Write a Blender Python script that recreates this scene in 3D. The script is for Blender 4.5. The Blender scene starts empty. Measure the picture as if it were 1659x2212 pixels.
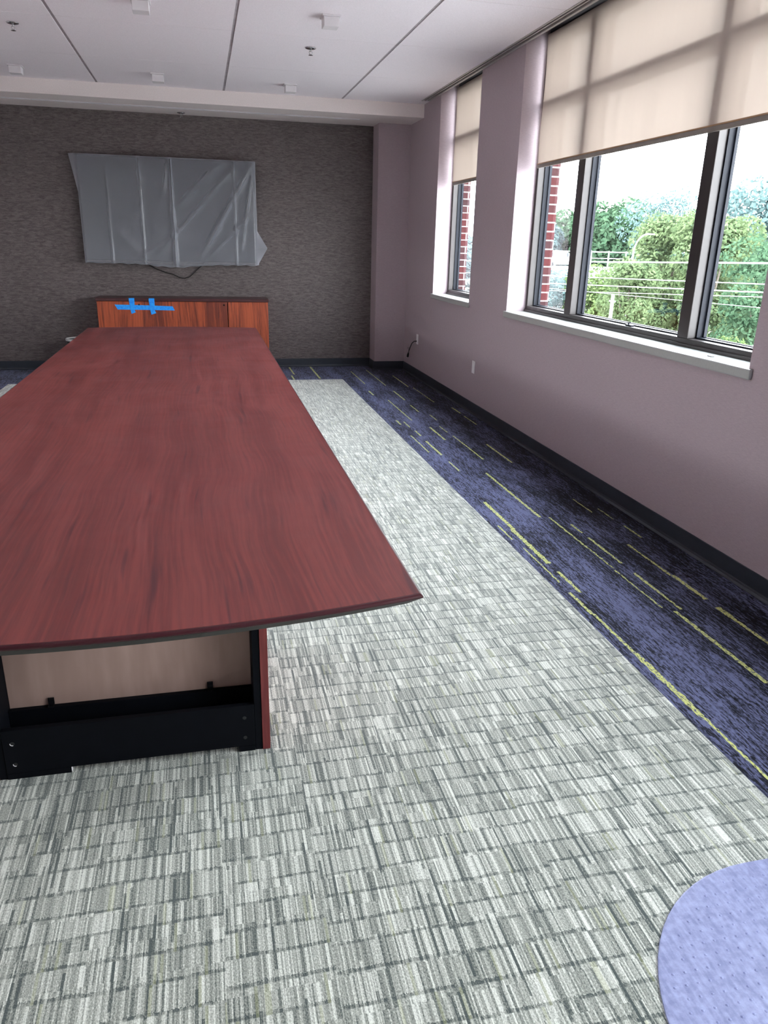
import bpy, bmesh, math, random
from mathutils import Vector, Matrix
random.seed(7)
sc = bpy.context.scene
C = sc.collection
PI = math.pi
R = math.radians

# ------------------------------------------------------------------ room dimensions (metres)
WX = 2.437; WL = -2.97; D = 9.634; YR = -3.0
YC = 9.341; XC = 2.057; YS = 8.80; ZC = 2.925; ZS = 2.7935; ZB = 0.1025
XF = 2.603            # room face of the window frames
SILL = 1.0

# ------------------------------------------------------------------ material helpers
class NT:
    def __init__(s, name):
        s.m = bpy.data.materials.new(name); s.m.use_nodes = True
        s.n = s.m.node_tree.nodes; s.l = s.m.node_tree.links
        s.n.clear(); s.out = s.n.new('ShaderNodeOutputMaterial')
    def node(s, t, **kw):
        n = s.n.new(t)
        for k, v in kw.items(): setattr(n, k, v)
        return n
    def link(s, a, b): s.l.new(a, b)
    def setin(s, sock, v):
        if isinstance(v, bpy.types.NodeSocket): s.l.new(v, sock)
        else: sock.default_value = v
    def math(s, op, a, b=0.0, c=None, clamp=False):
        n = s.node('ShaderNodeMath', operation=op); n.use_clamp = clamp
        s.setin(n.inputs[0], a); s.setin(n.inputs[1], b)
        if c is not None: s.setin(n.inputs[2], c)
        return n.outputs[0]
    def mix(s, f, a, b):
        n = s.node('ShaderNodeMix', data_type='RGBA')
        s.setin(n.inputs[0], f)
        for i, v in ((6, a), (7, b)):
            if isinstance(v, bpy.types.NodeSocket): s.l.new(v, n.inputs[i])
            else: n.inputs[i].default_value = (*v, 1) if len(v) == 3 else v
        return n.outputs[2]
    def ramp(s, f, pts):
        n = s.node('ShaderNodeMapRange'); n.interpolation_type = 'SMOOTHSTEP'
        s.setin(n.inputs[0], f)
        n.inputs[1].default_value, n.inputs[2].default_value = pts[0], pts[1]
        n.inputs[3].default_value = pts[2] if len(pts) > 2 else 0; n.inputs[4].default_value = pts[3] if len(pts) > 3 else 1
        return n.outputs[0]
    def pos(s):
        g = s.node('ShaderNodeNewGeometry'); x = s.node('ShaderNodeSeparateXYZ')
        s.link(g.outputs['Position'], x.inputs[0]); return x.outputs[0], x.outputs[1], x.outputs[2]
    def obj(s):
        g = s.node('ShaderNodeTexCoord'); x = s.node('ShaderNodeSeparateXYZ')
        s.link(g.outputs['Object'], x.inputs[0]); return x.outputs[0], x.outputs[1], x.outputs[2]
    def vec(s, x, y, z=0.0):
        c = s.node('ShaderNodeCombineXYZ')
        s.setin(c.inputs[0], x); s.setin(c.inputs[1], y); s.setin(c.inputs[2], z)
        return c.outputs[0]
    def noise(s, v, scale=1.0, detail=2.0, rough=0.5, dist=0.0):
        n = s.node('ShaderNodeTexNoise'); s.link(v, n.inputs['Vector'])
        n.inputs['Scale'].default_value = scale; n.inputs['Detail'].default_value = detail
        n.inputs['Roughness'].default_value = rough; n.inputs['Distortion'].default_value = dist
        return n.outputs['Fac']
    def white(s, v):
        n = s.node('ShaderNodeTexWhiteNoise', noise_dimensions='3D'); s.link(v, n.inputs['Vector'])
        return n.outputs['Value']
    def vor1(s, w, scale=1.0):
        n = s.node('ShaderNodeTexVoronoi', voronoi_dimensions='1D'); s.setin(n.inputs['W'], w)
        n.inputs['Scale'].default_value = scale
        x = s.node('ShaderNodeSeparateColor'); s.link(n.outputs['Color'], x.inputs[0])
        return x.outputs[0]
    def bsdf(s, col, rough=0.5, spec=0.5, metal=0.0, bump=None, bstr=0.3, bdist=0.01, sheen=0.0, coat=0.0, **kw):
        b = s.node('ShaderNodeBsdfPrincipled')
        if isinstance(col, bpy.types.NodeSocket): s.link(col, b.inputs['Base Color'])
        else: b.inputs['Base Color'].default_value = (*col, 1)
        s.setin(b.inputs['Roughness'], rough); b.inputs['Specular IOR Level'].default_value = spec
        b.inputs['Metallic'].default_value = metal
        if sheen:
            b.inputs['Sheen Weight'].default_value = sheen; b.inputs['Sheen Roughness'].default_value = 0.5
        if coat:
            b.inputs['Coat Weight'].default_value = coat; b.inputs['Coat Roughness'].default_value = 0.12
        for k, v in kw.items(): s.setin(b.inputs[k.replace('_', ' ')], v)
        if bump is not None:
            n = s.node('ShaderNodeBump'); n.inputs['Strength'].default_value = bstr
            n.inputs['Distance'].default_value = bdist
            s.link(bump, n.inputs['Height']); s.link(n.outputs[0], b.inputs['Normal'])
        return b.outputs[0]
    def done(s, sh): s.link(sh, s.out.inputs[0]); return s.m

def srgb(r, g, b):
    f = lambda c: c / 12.92 / 255 if c <= 10 else ((c / 255 + 0.055) / 1.055) ** 2.4
    return (f(r), f(g), f(b))

def simple(name, col, rough=0.5, spec=0.5, metal=0.0, var=0.0, vscale=20.0, **kw):
    t = NT(name)
    x, y, z = t.obj(); v = t.vec(x, y, z)
    n = t.noise(v, vscale, 3)
    c = t.mix(t.ramp(n, (0.3, 0.7)), tuple(k * (1 - var) for k in col), tuple(min(1, k * (1 + var)) for k in col))
    return t.done(t.bsdf(c, rough, spec, metal, **kw))

M = {}
# wall paint: pink-grey fabric-like covering with fine horizontal ribs
def mk_paint(name, col):
    t = NT(name); x, y, z = t.pos()
    v = t.vec(t.math('MULTIPLY', x, 30), t.math('MULTIPLY', y, 30), t.math('MULTIPLY', z, 420))
    n = t.noise(v, 1.0, 2, 0.6)
    v2 = t.vec(t.math('MULTIPLY', x, 160), t.math('MULTIPLY', y, 160), t.math('MULTIPLY', z, 160))
    n2 = t.noise(v2, 1.0, 2)
    h = t.math('ADD', n, t.math('MULTIPLY', n2, 0.5))
    c = t.mix(t.ramp(h, (0.5, 1.0)), tuple(k * 0.93 for k in col), tuple(k * 1.06 for k in col))
    return t.done(t.bsdf(c, 0.75, 0.25, bump=h, bstr=0.35, bdist=0.002))
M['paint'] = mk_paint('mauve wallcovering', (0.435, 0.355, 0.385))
M['paint_light'] = mk_paint('light painted wall', (0.78, 0.74, 0.74))

# dark embossed wallcovering on the far wall
t = NT('dark brown embossed wallcovering'); x, y, z = t.pos()
v = t.vec(t.math('MULTIPLY', x, 14), t.math('MULTIPLY', y, 14), t.math('MULTIPLY', z, 60))
n = t.noise(v, 1.0, 4, 0.65, 0.8)
v2 = t.vec(t.math('MULTIPLY', x, 90), 0.0, t.math('MULTIPLY', z, 260))
n2 = t.noise(v2, 1.0, 2)
h = t.math('ADD', n, t.math('MULTIPLY', n2, 0.45))
c = t.mix(t.ramp(h, (0.5, 0.95)), (0.072, 0.057, 0.056), (0.172, 0.143, 0.143))
M['dark_wall'] = t.done(t.bsdf(c, 0.42, 0.5, bump=h, bstr=0.8, bdist=0.006))

# ceiling
def mk_ceiling(name, col, s=260):
    t = NT(name); x, y, z = t.pos()
    n = t.noise(t.vec(x, y, z), s, 2, 0.7)
    c = t.mix(t.ramp(n, (0.35, 0.65)), tuple(k * 0.93 for k in col), tuple(k * 1.05 for k in col))
    return t.done(t.bsdf(c, 0.9, 0.1, bump=n, bstr=0.25, bdist=0.002))
M['ceiling'] = mk_ceiling('mineral fibre ceiling tile', (0.90, 0.845, 0.885))
M['soffit'] = mk_ceiling('painted soffit', (0.84, 0.76, 0.74), 160)
M['grid'] = simple('ceiling reveal grey', (0.42, 0.38, 0.40), 0.7, 0.2, var=0.1)

# the carpet: green-grey field with a navy border, one continuous floor
GX0, GX1, GY1 = -2.067, 1.533, 8.666
DASH = [(1.872,.018,3.86,4.78),(1.639,.022,3.7,4.18),(1.63,.026,3.21,3.7),(1.571,.010,3.55,3.77),(1.584,.008,2.99,3.43),(1.633,.018,2.87,3.11),
(1.582,.016,2.66,2.88),(1.589,.014,2.32,2.66),(1.592,.024,1.89,2.32),(1.594,.012,1.2,1.89),(1.926,.011,3.37,3.85),(1.928,.008,3.1,3.37),
(2.001,.014,3.58,3.72),(2.002,.014,3.15,3.51),(1.923,.009,2.66,3.08),(2.0,.014,2.63,3.03),(1.963,.018,2.03,2.62),(2.168,.014,2.97,3.38),
(2.177,.022,2.7,2.97),(2.176,.028,2.52,2.62),(2.177,.018,1.9,2.52),(2.224,.010,3.89,4.15),(2.294,.008,3.76,3.95),(2.3,.014,3.46,3.65),
(1.28,.022,8.73,9.63),(1.012,.018,9.05,9.59),(0.972,.018,8.68,8.96),(1.732,.012,8.33,9.2),(1.945,.012,8.21,9.3),(1.687,.016,7.67,7.91),
(1.78,.012,6.46,7.4),(1.953,.016,7.38,7.88),(1.64,.016,6.31,6.48),(1.694,.012,6.2,6.42),(1.706,.014,5.89,6.07),(1.626,.010,5.37,5.91),
(1.7,.016,5.28,5.71),(1.942,.012,6.81,7.13),(2.011,.012,6.44,6.67),(1.868,.016,5.73,6.18),(1.965,.010,5.98,6.22),(1.976,.012,5.12,5.86),
(2.18,.014,8.11,8.86),(2.221,.010,7.24,8.06),(2.323,.016,6.7,6.96),(2.317,.012,6.23,6.58),(2.159,.016,5.0,5.55),(1.70,.012,4.85,5.1),
(-2.25,.02,8.2,9.0),(-2.42,.016,8.9,9.5),(-1.9,.016,8.9,9.4),(-2.6,.018,7.8,8.5)]
t = NT('grey green gridded field carpet'); x, y, z = t.pos()
# -- field
yarn = t.noise(t.vec(t.math('MULTIPLY', x, 330), t.math('MULTIPLY', y, 190)), 1.0, 2, 0.7)
wob = t.math('MULTIPLY', t.math('SUBTRACT', t.noise(t.vec(x, y), 9.0, 2), 0.5), 0.010)
xx = t.math('ADD', x, wob); yy = t.math('ADD', y, wob)
grp = t.vor1(xx, 4.2)                                       # irregular strips of cells
yr = t.math('ADD', t.math('DIVIDE', yy, 0.071), t.math('MULTIPLY', t.math('FLOOR', t.math('MULTIPLY', grp, 4)), 0.37))
yr = t.math('ADD', yr, t.math('MULTIPLY', t.noise(t.vec(t.math('MULTIPLY', grp, 77), y), 7.0, 1), 0.7))
row = t.math('FLOOR', yr); fr = t.math('FRACT', yr)
fr2 = t.math('FRACT', t.math('ADD', yr, t.math('MULTIPLY', t.math('SUBTRACT', yarn, 0.5), 0.22)))
hl = t.math('LESS_THAN', fr2, 0.13)
hseg = t.white(t.vec(t.math('FLOOR', t.math('DIVIDE', xx, 0.03)), row, 5.0))
hl = t.math('MULTIPLY', hl, t.ramp(hseg, (0.0, 0.35, 0.25, 1.0)))
k1 = t.math('FLOOR', t.math('DIVIDE', x, 0.0068))
st = t.white(t.vec(k1, row, t.math('MULTIPLY', grp, 31)))
k0 = t.math('FLOOR', t.math('DIVIDE', x, 0.0036))
st0 = t.white(t.vec(k0, t.math('FLOOR', t.math('MULTIPLY', y, 11)), 2.0))
blk = t.white(t.vec(t.math('FLOOR', t.math('DIVIDE', xx, 0.055)), row, 9.0))
r3 = t.math('FLOOR', t.math('DIVIDE', t.math('ADD', yr, t.math('MULTIPLY', t.white(t.vec(k1, 3.0, 1.0)), 5)), 2.6))
vl = t.math('GREATER_THAN', t.white(t.vec(k1, r3, 17.0)), 0.925)
val = t.math('ADD', t.math('MULTIPLY', t.math('POWER', st, 1.6), 0.34), t.math('MULTIPLY', st0, 0.46))
val = t.math('ADD', val, t.math('MULTIPLY', blk, 0.14))
val = t.math('ADD', val, t.math('MULTIPLY', t.math('SUBTRACT', yarn, 0.5), 1.15))
val = t.math('ADD', val, 0.06)
dk = t.math('MAXIMUM', hl, vl)
val = t.math('SUBTRACT', val, t.math('MULTIPLY', t.math('MAXIMUM', t.math('MULTIPLY', hl, 0.8), vl), 0.36))
gc = t.mix(t.ramp(val, (0.0, 0.45)), (0.045, 0.064, 0.060), (0.290, 0.305, 0.265))
gc = t.mix(t.ramp(val, (0.35, 0.95)), gc, (0.78, 0.80, 0.73))
yl = t.math('GREATER_THAN', t.white(t.vec(k1, row, 44.0)), 0.97)
gc = t.mix(t.math('MULTIPLY', yl, 0.3), gc, (0.36, 0.38, 0.16))
M['carpet_field'] = t.done(t.bsdf(gc, 0.85, 0.15, bump=t.math('ADD', yarn, t.math('MULTIPLY', dk, -0.4)), bstr=0.45, bdist=0.004, sheen=0.6, Sheen_Weight=0.61))
# -- border
t = NT('navy striped border carpet with lime dashes'); x, y, z = t.pos()
kb = t.math('FLOOR', t.math('DIVIDE', x, 0.0055))
sb = t.white(t.vec(kb, t.math('FLOOR', t.math('ADD', t.math('DIVIDE', y, 0.05), t.math('MULTIPLY', t.white(t.vec(kb, 0.0, 2.0)), 7))), 1.0))
nb = t.noise(t.vec(t.math('MULTIPLY', x, 170), t.math('MULTIPLY', y, 42)), 1.0, 3, 0.7)
nl = t.noise(t.vec(t.math('MULTIPLY', x, 6.5), t.math('MULTIPLY', y, 1.6)), 1.0, 2, 0.5)
bv = t.math('ADD', t.math('MULTIPLY', sb, 0.28), t.math('ADD', t.math('MULTIPLY', nb, 1.0), t.math('ADD', t.math('MULTIPLY', nl, 0.58), t.math('MULTIPLY', t.ramp(x, (1.75, 2.3)), -0.12))))
bc = t.mix(t.ramp(bv, (0.74, 1.12)), (0.004, 0.005, 0.011), (0.135, 0.148, 0.270))
acc = None
jx = t.math('ADD', x, t.math('MULTIPLY', t.math('SUBTRACT', t.noise(t.vec(t.math('MULTIPLY', x, 60), t.math('MULTIPLY', y, 25)), 1.0, 2), 0.5), 0.016))
for (xc, w, y0, y1) in DASH:
    a = t.math('COMPARE', jx, xc, w / 2)
    b = t.math('COMPARE', y, (y0 + y1) / 2, (y1 - y0) / 2)
    q = t.math('MULTIPLY', a, b)
    acc = q if acc is None else t.math('MAXIMUM', acc, q)
lime = t.math('MULTIPLY', acc, t.ramp(t.noise(t.vec(t.math('MULTIPLY', x, 230), t.math('MULTIPLY', y, 60)), 1.0, 2), (0.36, 0.54)))
bc = t.mix(lime, bc, (0.60, 0.63, 0.22))
yb = t.noise(t.vec(t.math('MULTIPLY', x, 330), t.math('MULTIPLY', y, 190)), 1.0, 1, 0.7)
M['carpet_border'] = t.done(t.bsdf(bc, 0.85, 0.15, bump=yb, bstr=0.45, bdist=0.004, sheen=0.06))

M['base'] = simple('dark slate vinyl base', (0.028, 0.035, 0.048), 0.45, 0.5, var=0.06)

# red mahogany laminate (grain along object Y or Z)
def mk_wood(name, c0, c1, cd, axis='Y', rough=0.3, fine=130, coat=0.0, spec=0.5, plank=0.0):
    t = NT(name); x, y, z = t.obj()
    if axis == 'Y': a, b, c_ = x, y, z
    else: a, b, c_ = x, z, y
    wv = t.math('MULTIPLY', t.math('SUBTRACT', t.noise(t.vec(a, b), 0.9, 2), 0.5), 0.12)
    aa = t.math('ADD', a, wv)
    if plank:
        pk = t.white(t.vec(t.math('FLOOR', t.math('DIVIDE', a, plank)), 1.0, 3.0))
    n1 = t.noise(t.vec(t.math('MULTIPLY', aa, fine), t.math('MULTIPLY', b, 2.2), t.math('MULTIPLY', c_, 8)), 1.0, 3, 0.6)
    n2 = t.noise(t.vec(t.math('MULTIPLY', aa, fine / 9), t.math('MULTIPLY', b, 0.5), 3.0), 1.0, 2, 0.5)
    n3 = t.noise(t.vec(t.math('MULTIPLY', a, fine * 2), t.math('MULTIPLY', b, 14), c_), 1.0, 2, 0.5)
    f = t.math('ADD', t.math('MULTIPLY', n1, 0.45), t.math('ADD', t.math('MULTIPLY', n2, 0.45), t.math('MULTIPLY', n3, 0.1)))
    if plank: f = t.math('ADD', f, t.math('MULTIPLY', t.math('SUBTRACT', pk, 0.5), 0.14))
    col = t.mix(t.ramp(f, (0.40, 0.60)), c0, c1)
    n4 = t.noise(t.vec(t.math('MULTIPLY', aa, fine * 0.42), t.math('MULTIPLY', b, 1.7), 9.0), 1.0, 2, 0.5)
    wv2 = t.math('SINE', t.math('ADD', t.math('MULTIPLY', aa, fine * 3.6), t.math('MULTIPLY', t.noise(t.vec(t.math('MULTIPLY', a, 14), t.math('MULTIPLY', b, 1.5)), 1.0, 2), 16)))
    col = t.mix(t.math('MULTIPLY', t.math('ADD', wv2, 1.0), 0.09), col, cd)
    dkm = t.ramp(n4, (0.60, 0.76))
    col = t.mix(t.math('MULTIPLY', dkm, 0.75), col, cd)
    smear = t.noise(t.vec(a, b, c_), 3.0, 4, 0.6)
    rr = t.ramp(smear, (0.3, 0.7, rough, rough * 1.22))
    return t.done(t.bsdf(col, rr, spec, coat=coat))
M['mahogany'] = mk_wood('red mahogany veneer', (0.158, 0.028, 0.028), (0.228, 0.047, 0.044), (0.060, 0.014, 0.024), rough=0.34, fine=90, spec=0.36)
M['cred_wood'] = mk_wood('orange mahogany veneer', (0.150, 0.024, 0.010), (0.42, 0.080, 0.026), (0.05, 0.008, 0.008), axis='Z', rough=0.4, fine=60, plank=0.235)
M['cred_top'] = simple('dark red edge band', (0.060, 0.016, 0.018), 0.35, 0.5, var=0.1)
M['lip'] = simple('dark red polished lip', (0.050, 0.007, 0.012), 0.3, 0.5, var=0.05)
M['bevel'] = simple('dark grey underside bevel', (0.055, 0.050, 0.046), 0.6, 0.3, var=0.08)
M['maple'] = mk_wood('pale pink maple board', (0.39, 0.265, 0.225), (0.46, 0.32, 0.275), (0.31, 0.20, 0.17), axis='Z', rough=0.6, fine=16, spec=0.2)
M['black'] = simple('black laminate', (0.0030, 0.0036, 0.0060), 0.6, 0.10, var=0.1)
M['black_gloss'] = simple('black glossy metal', (0.008, 0.008, 0.010), 0.2, 0.5, var=0.1)
M['chrome'] = simple('chrome', (0.55, 0.55, 0.56), 0.18, 0.5, metal=1.0, var=0.02)
M['white_plastic'] = simple('white plastic', (0.88, 0.84, 0.86), 0.45, 0.4, var=0.02)
M['white_metal'] = simple('white painted metal', (0.72, 0.69, 0.71), 0.6, 0.3, var=0.02)
M['sill'] = simple('grey solid-surface sill', (0.40, 0.41, 0.40), 0.28, 0.5, var=0.03, vscale=90)
M['frame'] = simple('taupe anodised window frame', (0.030, 0.0235, 0.0240), 0.42, 0.5, var=0.04)
M['gasket'] = simple('dark blue-black gasket', (0.006, 0.008, 0.015), 0.55, 0.25, var=0.05)
M['rail'] = simple('grey aluminium rail', (0.42, 0.39, 0.38), 0.4, 0.5, var=0.05)
M['dark_slot'] = simple('dark shade pocket', (0.05, 0.045, 0.05), 0.6, 0.3, var=0.05)
M['bronze'] = simple('beige hem bar', (0.36, 0.22, 0.12), 0.45, 0.4, var=0.05)
M['hem'] = simple('grey hem pocket', (0.24, 0.21, 0.19), 0.7, 0.2, var=0.05)
M['rubber'] = simple('black rubber cable', (0.012, 0.012, 0.012), 0.5, 0.4, var=0.05)
M['bin_grey'] = simple('dark grey plastic bin', (0.06, 0.065, 0.07), 0.5, 0.4, var=0.05)
M['liner'] = simple('pale bin liner', (0.55, 0.56, 0.56), 0.35, 0.5, var=0.08)

t = NT('blue painters tape'); x, y, z = t.obj()
n = t.noise(t.vec(x, y, z), 55, 3, 0.6)
c = t.mix(t.ramp(n, (0.3, 0.7)), (0.010, 0.24, 0.90), (0.03, 0.40, 0.98))
M['tape'] = t.done(t.bsdf(c, 0.55, 0.3, bump=n, bstr=0.6, bdist=0.003))

# clear window glass: thin, mirror by Fresnel, otherwise see-through
t = NT('clear window glass')
gg = t.node('ShaderNodeNewGeometry'); dp = t.node('ShaderNodeVectorMath', operation='DOT_PRODUCT')
t.link(gg.outputs['Incoming'], dp.inputs[0]); t.link(gg.outputs['Normal'], dp.inputs[1])
fz = t.math('ADD', t.math('MULTIPLY', t.math('POWER', t.math('SUBTRACT', 1.0, t.math('ABSOLUTE', dp.outputs['Value'])), 5.0), 0.9), 0.04)
tr = t.node('ShaderNodeBsdfTransparent'); tr.inputs[0].default_value = (0.955, 0.965, 0.965, 1)
gl = t.node('ShaderNodeBsdfGlossy'); gl.inputs['Roughness'].default_value = 0.02
mx = t.node('ShaderNodeMixShader'); t.link(fz, mx.inputs[0]); t.link(tr.outputs[0], mx.inputs[1]); t.link(gl.outputs[0], mx.inputs[2])
M['glass'] = t.done(mx.outputs[0])

# roller shade fabric: woven, light passes through diffusely
t = NT('cream woven shade fabric'); x, y, z = t.pos()
n = t.noise(t.vec(t.math('MULTIPLY', x, 900), t.math('MULTIPLY', y, 900), t.math('MULTIPLY', z, 60)), 1.0, 2)
n2 = t.noise(t.vec(0.0, t.math('MULTIPLY', y, 22), t.math('MULTIPLY', z, 1.5)), 1.0, 3)
f = t.math('ADD', t.math('MULTIPLY', n, 0.4), t.math('MULTIPLY', n2, 0.6))
tcol = t.mix(t.ramp(f, (0.3, 0.7)), (0.043, 0.035, 0.029), (0.052, 0.042, 0.035))
tl = t.node('ShaderNodeBsdfTranslucent'); t.link(tcol, tl.inputs[0])
df = t.node('ShaderNodeBsdfDiffuse'); df.inputs[0].default_value = (0.48, 0.41, 0.36, 1)
ad = t.node('ShaderNodeAddShader'); t.link(tl.outputs[0], ad.inputs[0]); t.link(df.outputs[0], ad.inputs[1])
op = t.node('ShaderNodeBsdfTransparent'); op.inputs[0].default_value = (1, 0.93, 0.86, 1)
mx = t.node('ShaderNodeMixShader'); mx.inputs[0].default_value = 0.004; t.link(ad.outputs[0], mx.inputs[1]); t.link(op.outputs[0], mx.inputs[2])
M['shade'] = t.done(mx.outputs[0])

# translucent polythene sheet over the screen
t = NT('clear crinkled polythene'); x, y, z = t.obj()
pb = t.node('ShaderNodeBsdfPrincipled'); pb.inputs['Base Color'].default_value = (0.55, 0.57, 0.64, 1); pb.inputs['Roughness'].default_value = 0.30
pb.inputs['Specular IOR Level'].default_value = 0.9
tr = t.node('ShaderNodeBsdfTransparent'); tr.inputs[0].default_value = (0.9, 0.92, 0.94, 1)
gg = t.node('ShaderNodeNewGeometry'); dp = t.node('ShaderNodeVectorMath', operation='DOT_PRODUCT')
t.link(gg.outputs['Incoming'], dp.inputs[0]); t.link(gg.outputs['Normal'], dp.inputs[1])
fac = t.math('ADD', t.math('MULTIPLY', t.math('POWER', t.math('SUBTRACT', 1.0, t.math('ABSOLUTE', dp.outputs['Value'])), 1.2), 0.75), 0.27)
mx = t.node('ShaderNodeMixShader'); t.link(t.math('MINIMUM', fac, 0.9), mx.inputs[0])
t.link(tr.outputs[0], mx.inputs[1]); t.link(pb.outputs[0], mx.inputs[2])
M['poly'] = t.done(mx.outputs[0])
M['screen'] = simple('black screen glass', (0.012, 0.013, 0.017), 0.40, 0.5, var=0.02)

# chair mat: frosted bluish vinyl, part see-through, small studs
t = NT('frosted blue vinyl with painted sky tint'); x, y, z = t.obj()
n = t.noise(t.vec(x, y, z), 60, 3, 0.6)
n2 = t.noise(t.vec(t.math('MULTIPLY', x, 90), t.math('MULTIPLY', y, 14)), 1.0, 2)
c = t.mix(t.ramp(t.math('ADD', t.math('MULTIPLY', n, 0.5), t.math('MULTIPLY', n2, 0.5)), (0.3, 0.7)), (0.25, 0.275, 0.50), (0.45, 0.49, 0.78))  # bluish vinyl, with the sky's reflection painted in as lavender
bp = t.node('ShaderNodeBump'); bp.inputs['Strength'].default_value = 0.35; bp.inputs['Distance'].default_value = 0.003; t.link(n, bp.inputs['Height'])
pb = t.node('ShaderNodeBsdfPrincipled'); t.link(c, pb.inputs['Base Color']); pb.inputs['Roughness'].default_value = 0.35
t.link(bp.outputs[0], pb.inputs['Normal'])
tr = t.node('ShaderNodeBsdfTransparent'); tr.inputs[0].default_value = (0.80, 0.82, 0.98, 1)
mx = t.node('ShaderNodeMixShader'); mx.inputs[0].default_value = 0.72
t.link(tr.outputs[0], mx.inputs[1]); t.link(pb.outputs[0], mx.inputs[2])
M['mat'] = t.done(mx.outputs[0])

# exterior
t = NT('red brick with pale mortar'); x, y, z = t.pos()
br = t.node('ShaderNodeTexBrick'); br.inputs['Scale'].default_value = 1.0
br.inputs['Brick Width'].default_value = 0.203; br.inputs['Row Height'].default_value = 0.0677; br.inputs['Mortar Size'].default_value = 0.006
br.inputs['Color1'].default_value = (0.060, 0.009, 0.010, 1); br.inputs['Color2'].default_value = (0.028, 0.014, 0.016, 1)
br.inputs['Mortar'].default_value = (0.22, 0.19, 0.19, 1); br.inputs['Bias'].default_value = -0.2
t.link(t.vec(t.math('ADD', x, y), z, 0.0), br.inputs['Vector'])
M['brick'] = t.done(t.bsdf(br.outputs['Color'], 0.85, 0.2, bump=br.outputs['Fac'], bstr=0.4, bdist=-0.004))
def leafmat(name, c0, c1):
    t = NT(name); x, y, z = t.obj()
    n = t.noise(t.vec(x, y, z), 1.3, 4, 0.7); w = t.white(t.vec(t.math('FLOOR', t.math('MULTIPLY', x, 3)), t.math('FLOOR', t.math('MULTIPLY', y, 3)), t.math('FLOOR', t.math('MULTIPLY', z, 3))))
    c = t.mix(t.math('ADD', t.math('MULTIPLY', t.ramp(n, (0.35, 0.65)), 0.6), t.math('MULTIPLY', w, 0.4)), c0, c1)
    a = t.node('ShaderNodeBsdfDiffuse'); t.link(c, a.inputs[0]); b = t.node('ShaderNodeBsdfTranslucent'); t.link(c, b.inputs[0])
    m = t.node('ShaderNodeMixShader'); m.inputs[0].default_value = 0.35; t.link(a.outputs[0], m.inputs[1]); t.link(b.outputs[0], m.inputs[2])
    return t.done(m.outputs[0])
LEAF = {  # distance haze is mixed into these leaf colours as grey
 'green': leafmat('mid green leaves', (0.024, 0.051, 0.029), (0.056, 0.093, 0.054)),
 'olive': leafmat('olive green leaves', (0.051, 0.076, 0.038), (0.106, 0.140, 0.068)),
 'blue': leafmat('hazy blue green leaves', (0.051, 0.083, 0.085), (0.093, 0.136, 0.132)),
 'lime': leafmat('yellow green leaves', (0.045, 0.072, 0.026), (0.100, 0.135, 0.055)),
 'pale': leafmat('pale grass plumes', (0.111, 0.136, 0.111), (0.221, 0.238, 0.187)),
}
M['bark'] = simple('grey brown bark', (0.10, 0.085, 0.07), 0.9, 0.1, var=0.3, vscale=8)
M['concrete'] = simple('pale concrete paving', (0.42, 0.41, 0.40), 0.9, 0.1, var=0.12, vscale=0.6)
M['grass'] = simple('rough grass', (0.07, 0.11, 0.045), 0.9, 0.1, var=0.4, vscale=0.8)
M['pale_metal'] = simple('pale galvanised metal', (0.26, 0.27, 0.28), 0.5, 0.3, var=0.05)
M['pale_wall'] = simple('white painted masonry', (0.30, 0.29, 0.28), 0.8, 0.2, var=0.05)
M['wire'] = simple('pale weathered wire', (0.24, 0.25, 0.26), 0.6, 0.3, var=0.05)
M['car_white'] = simple('white car paint', (0.32, 0.33, 0.34), 0.3, 0.5, var=0.02)
M['car_glass'] = simple('dark car glass', (0.03, 0.035, 0.04), 0.15, 0.5, var=0.02)

# ------------------------------------------------------------------ geometry helpers
def bm_box(bm, a, b, bevel=0.0):
    x0, y0, z0 = a; x1, y1, z1 = b
    vs = [bm.verts.new(p) for p in ((x0,y0,z0),(x1,y0,z0),(x1,y1,z0),(x0,y1,z0),(x0,y0,z1),(x1,y0,z1),(x1,y1,z1),(x0,y1,z1))]
    fs = [bm.faces.new([vs[i] for i in f]) for f in ((0,3,2,1),(4,5,6,7),(0,1,5,4),(1,2,6,5),(2,3,7,6),(3,0,4,7))]
    if bevel > 0:
        es = {e for f in fs for e in f.edges}
        bmesh.ops.bevel(bm, geom=list(es), offset=bevel, segments=2, profile=0.5, affect='EDGES')
def bm_tube(bm, pts, r, n=10, caps=True):
    pts = [Vector(p) for p in pts]; rings = []
    rs = r if isinstance(r, (list, tuple)) else [r] * len(pts)
    prev = None
    for i, p in enumerate(pts):
        d = (pts[min(i + 1, len(pts) - 1)] - pts[max(i - 1, 0)]).normalized()
        if prev is None:
            u = d.orthogonal().normalized()
        else:
            u = (prev - d * prev.dot(d)).normalized()
        prev = u; w = d.cross(u)
        rings.append([bm.verts.new(p + (u * math.cos(2*PI*k/n) + w * math.sin(2*PI*k/n)) * rs[i]) for k in range(n)])
    for a, b in zip(rings, rings[1:]):
        for k in range(n): bm.faces.new((a[k], a[(k+1) % n], b[(k+1) % n], b[k]))
    if caps: bm.faces.new(rings[0][::-1]); bm.faces.new(rings[-1])
def bm_lathe(bm, prof, n=32, c=(0, 0, 0), closed=False):
    rings = []
    for (r, z) in prof:
        rings.append([bm.verts.new((c[0] + max(r, 1e-5) * math.cos(2*PI*k/n), c[1] + max(r, 1e-5) * math.sin(2*PI*k/n), c[2] + z)) for k in range(n)])
    for a, b in zip(rings, rings[1:]):
        for k in range(n): bm.faces.new((a[k], a[(k+1) % n], b[(k+1) % n], b[k]))
    if closed:
        for k in range(n): bm.faces.new((rings[-1][k], rings[-1][(k+1) % n], rings[0][(k+1) % n], rings[0][k]))
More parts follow.
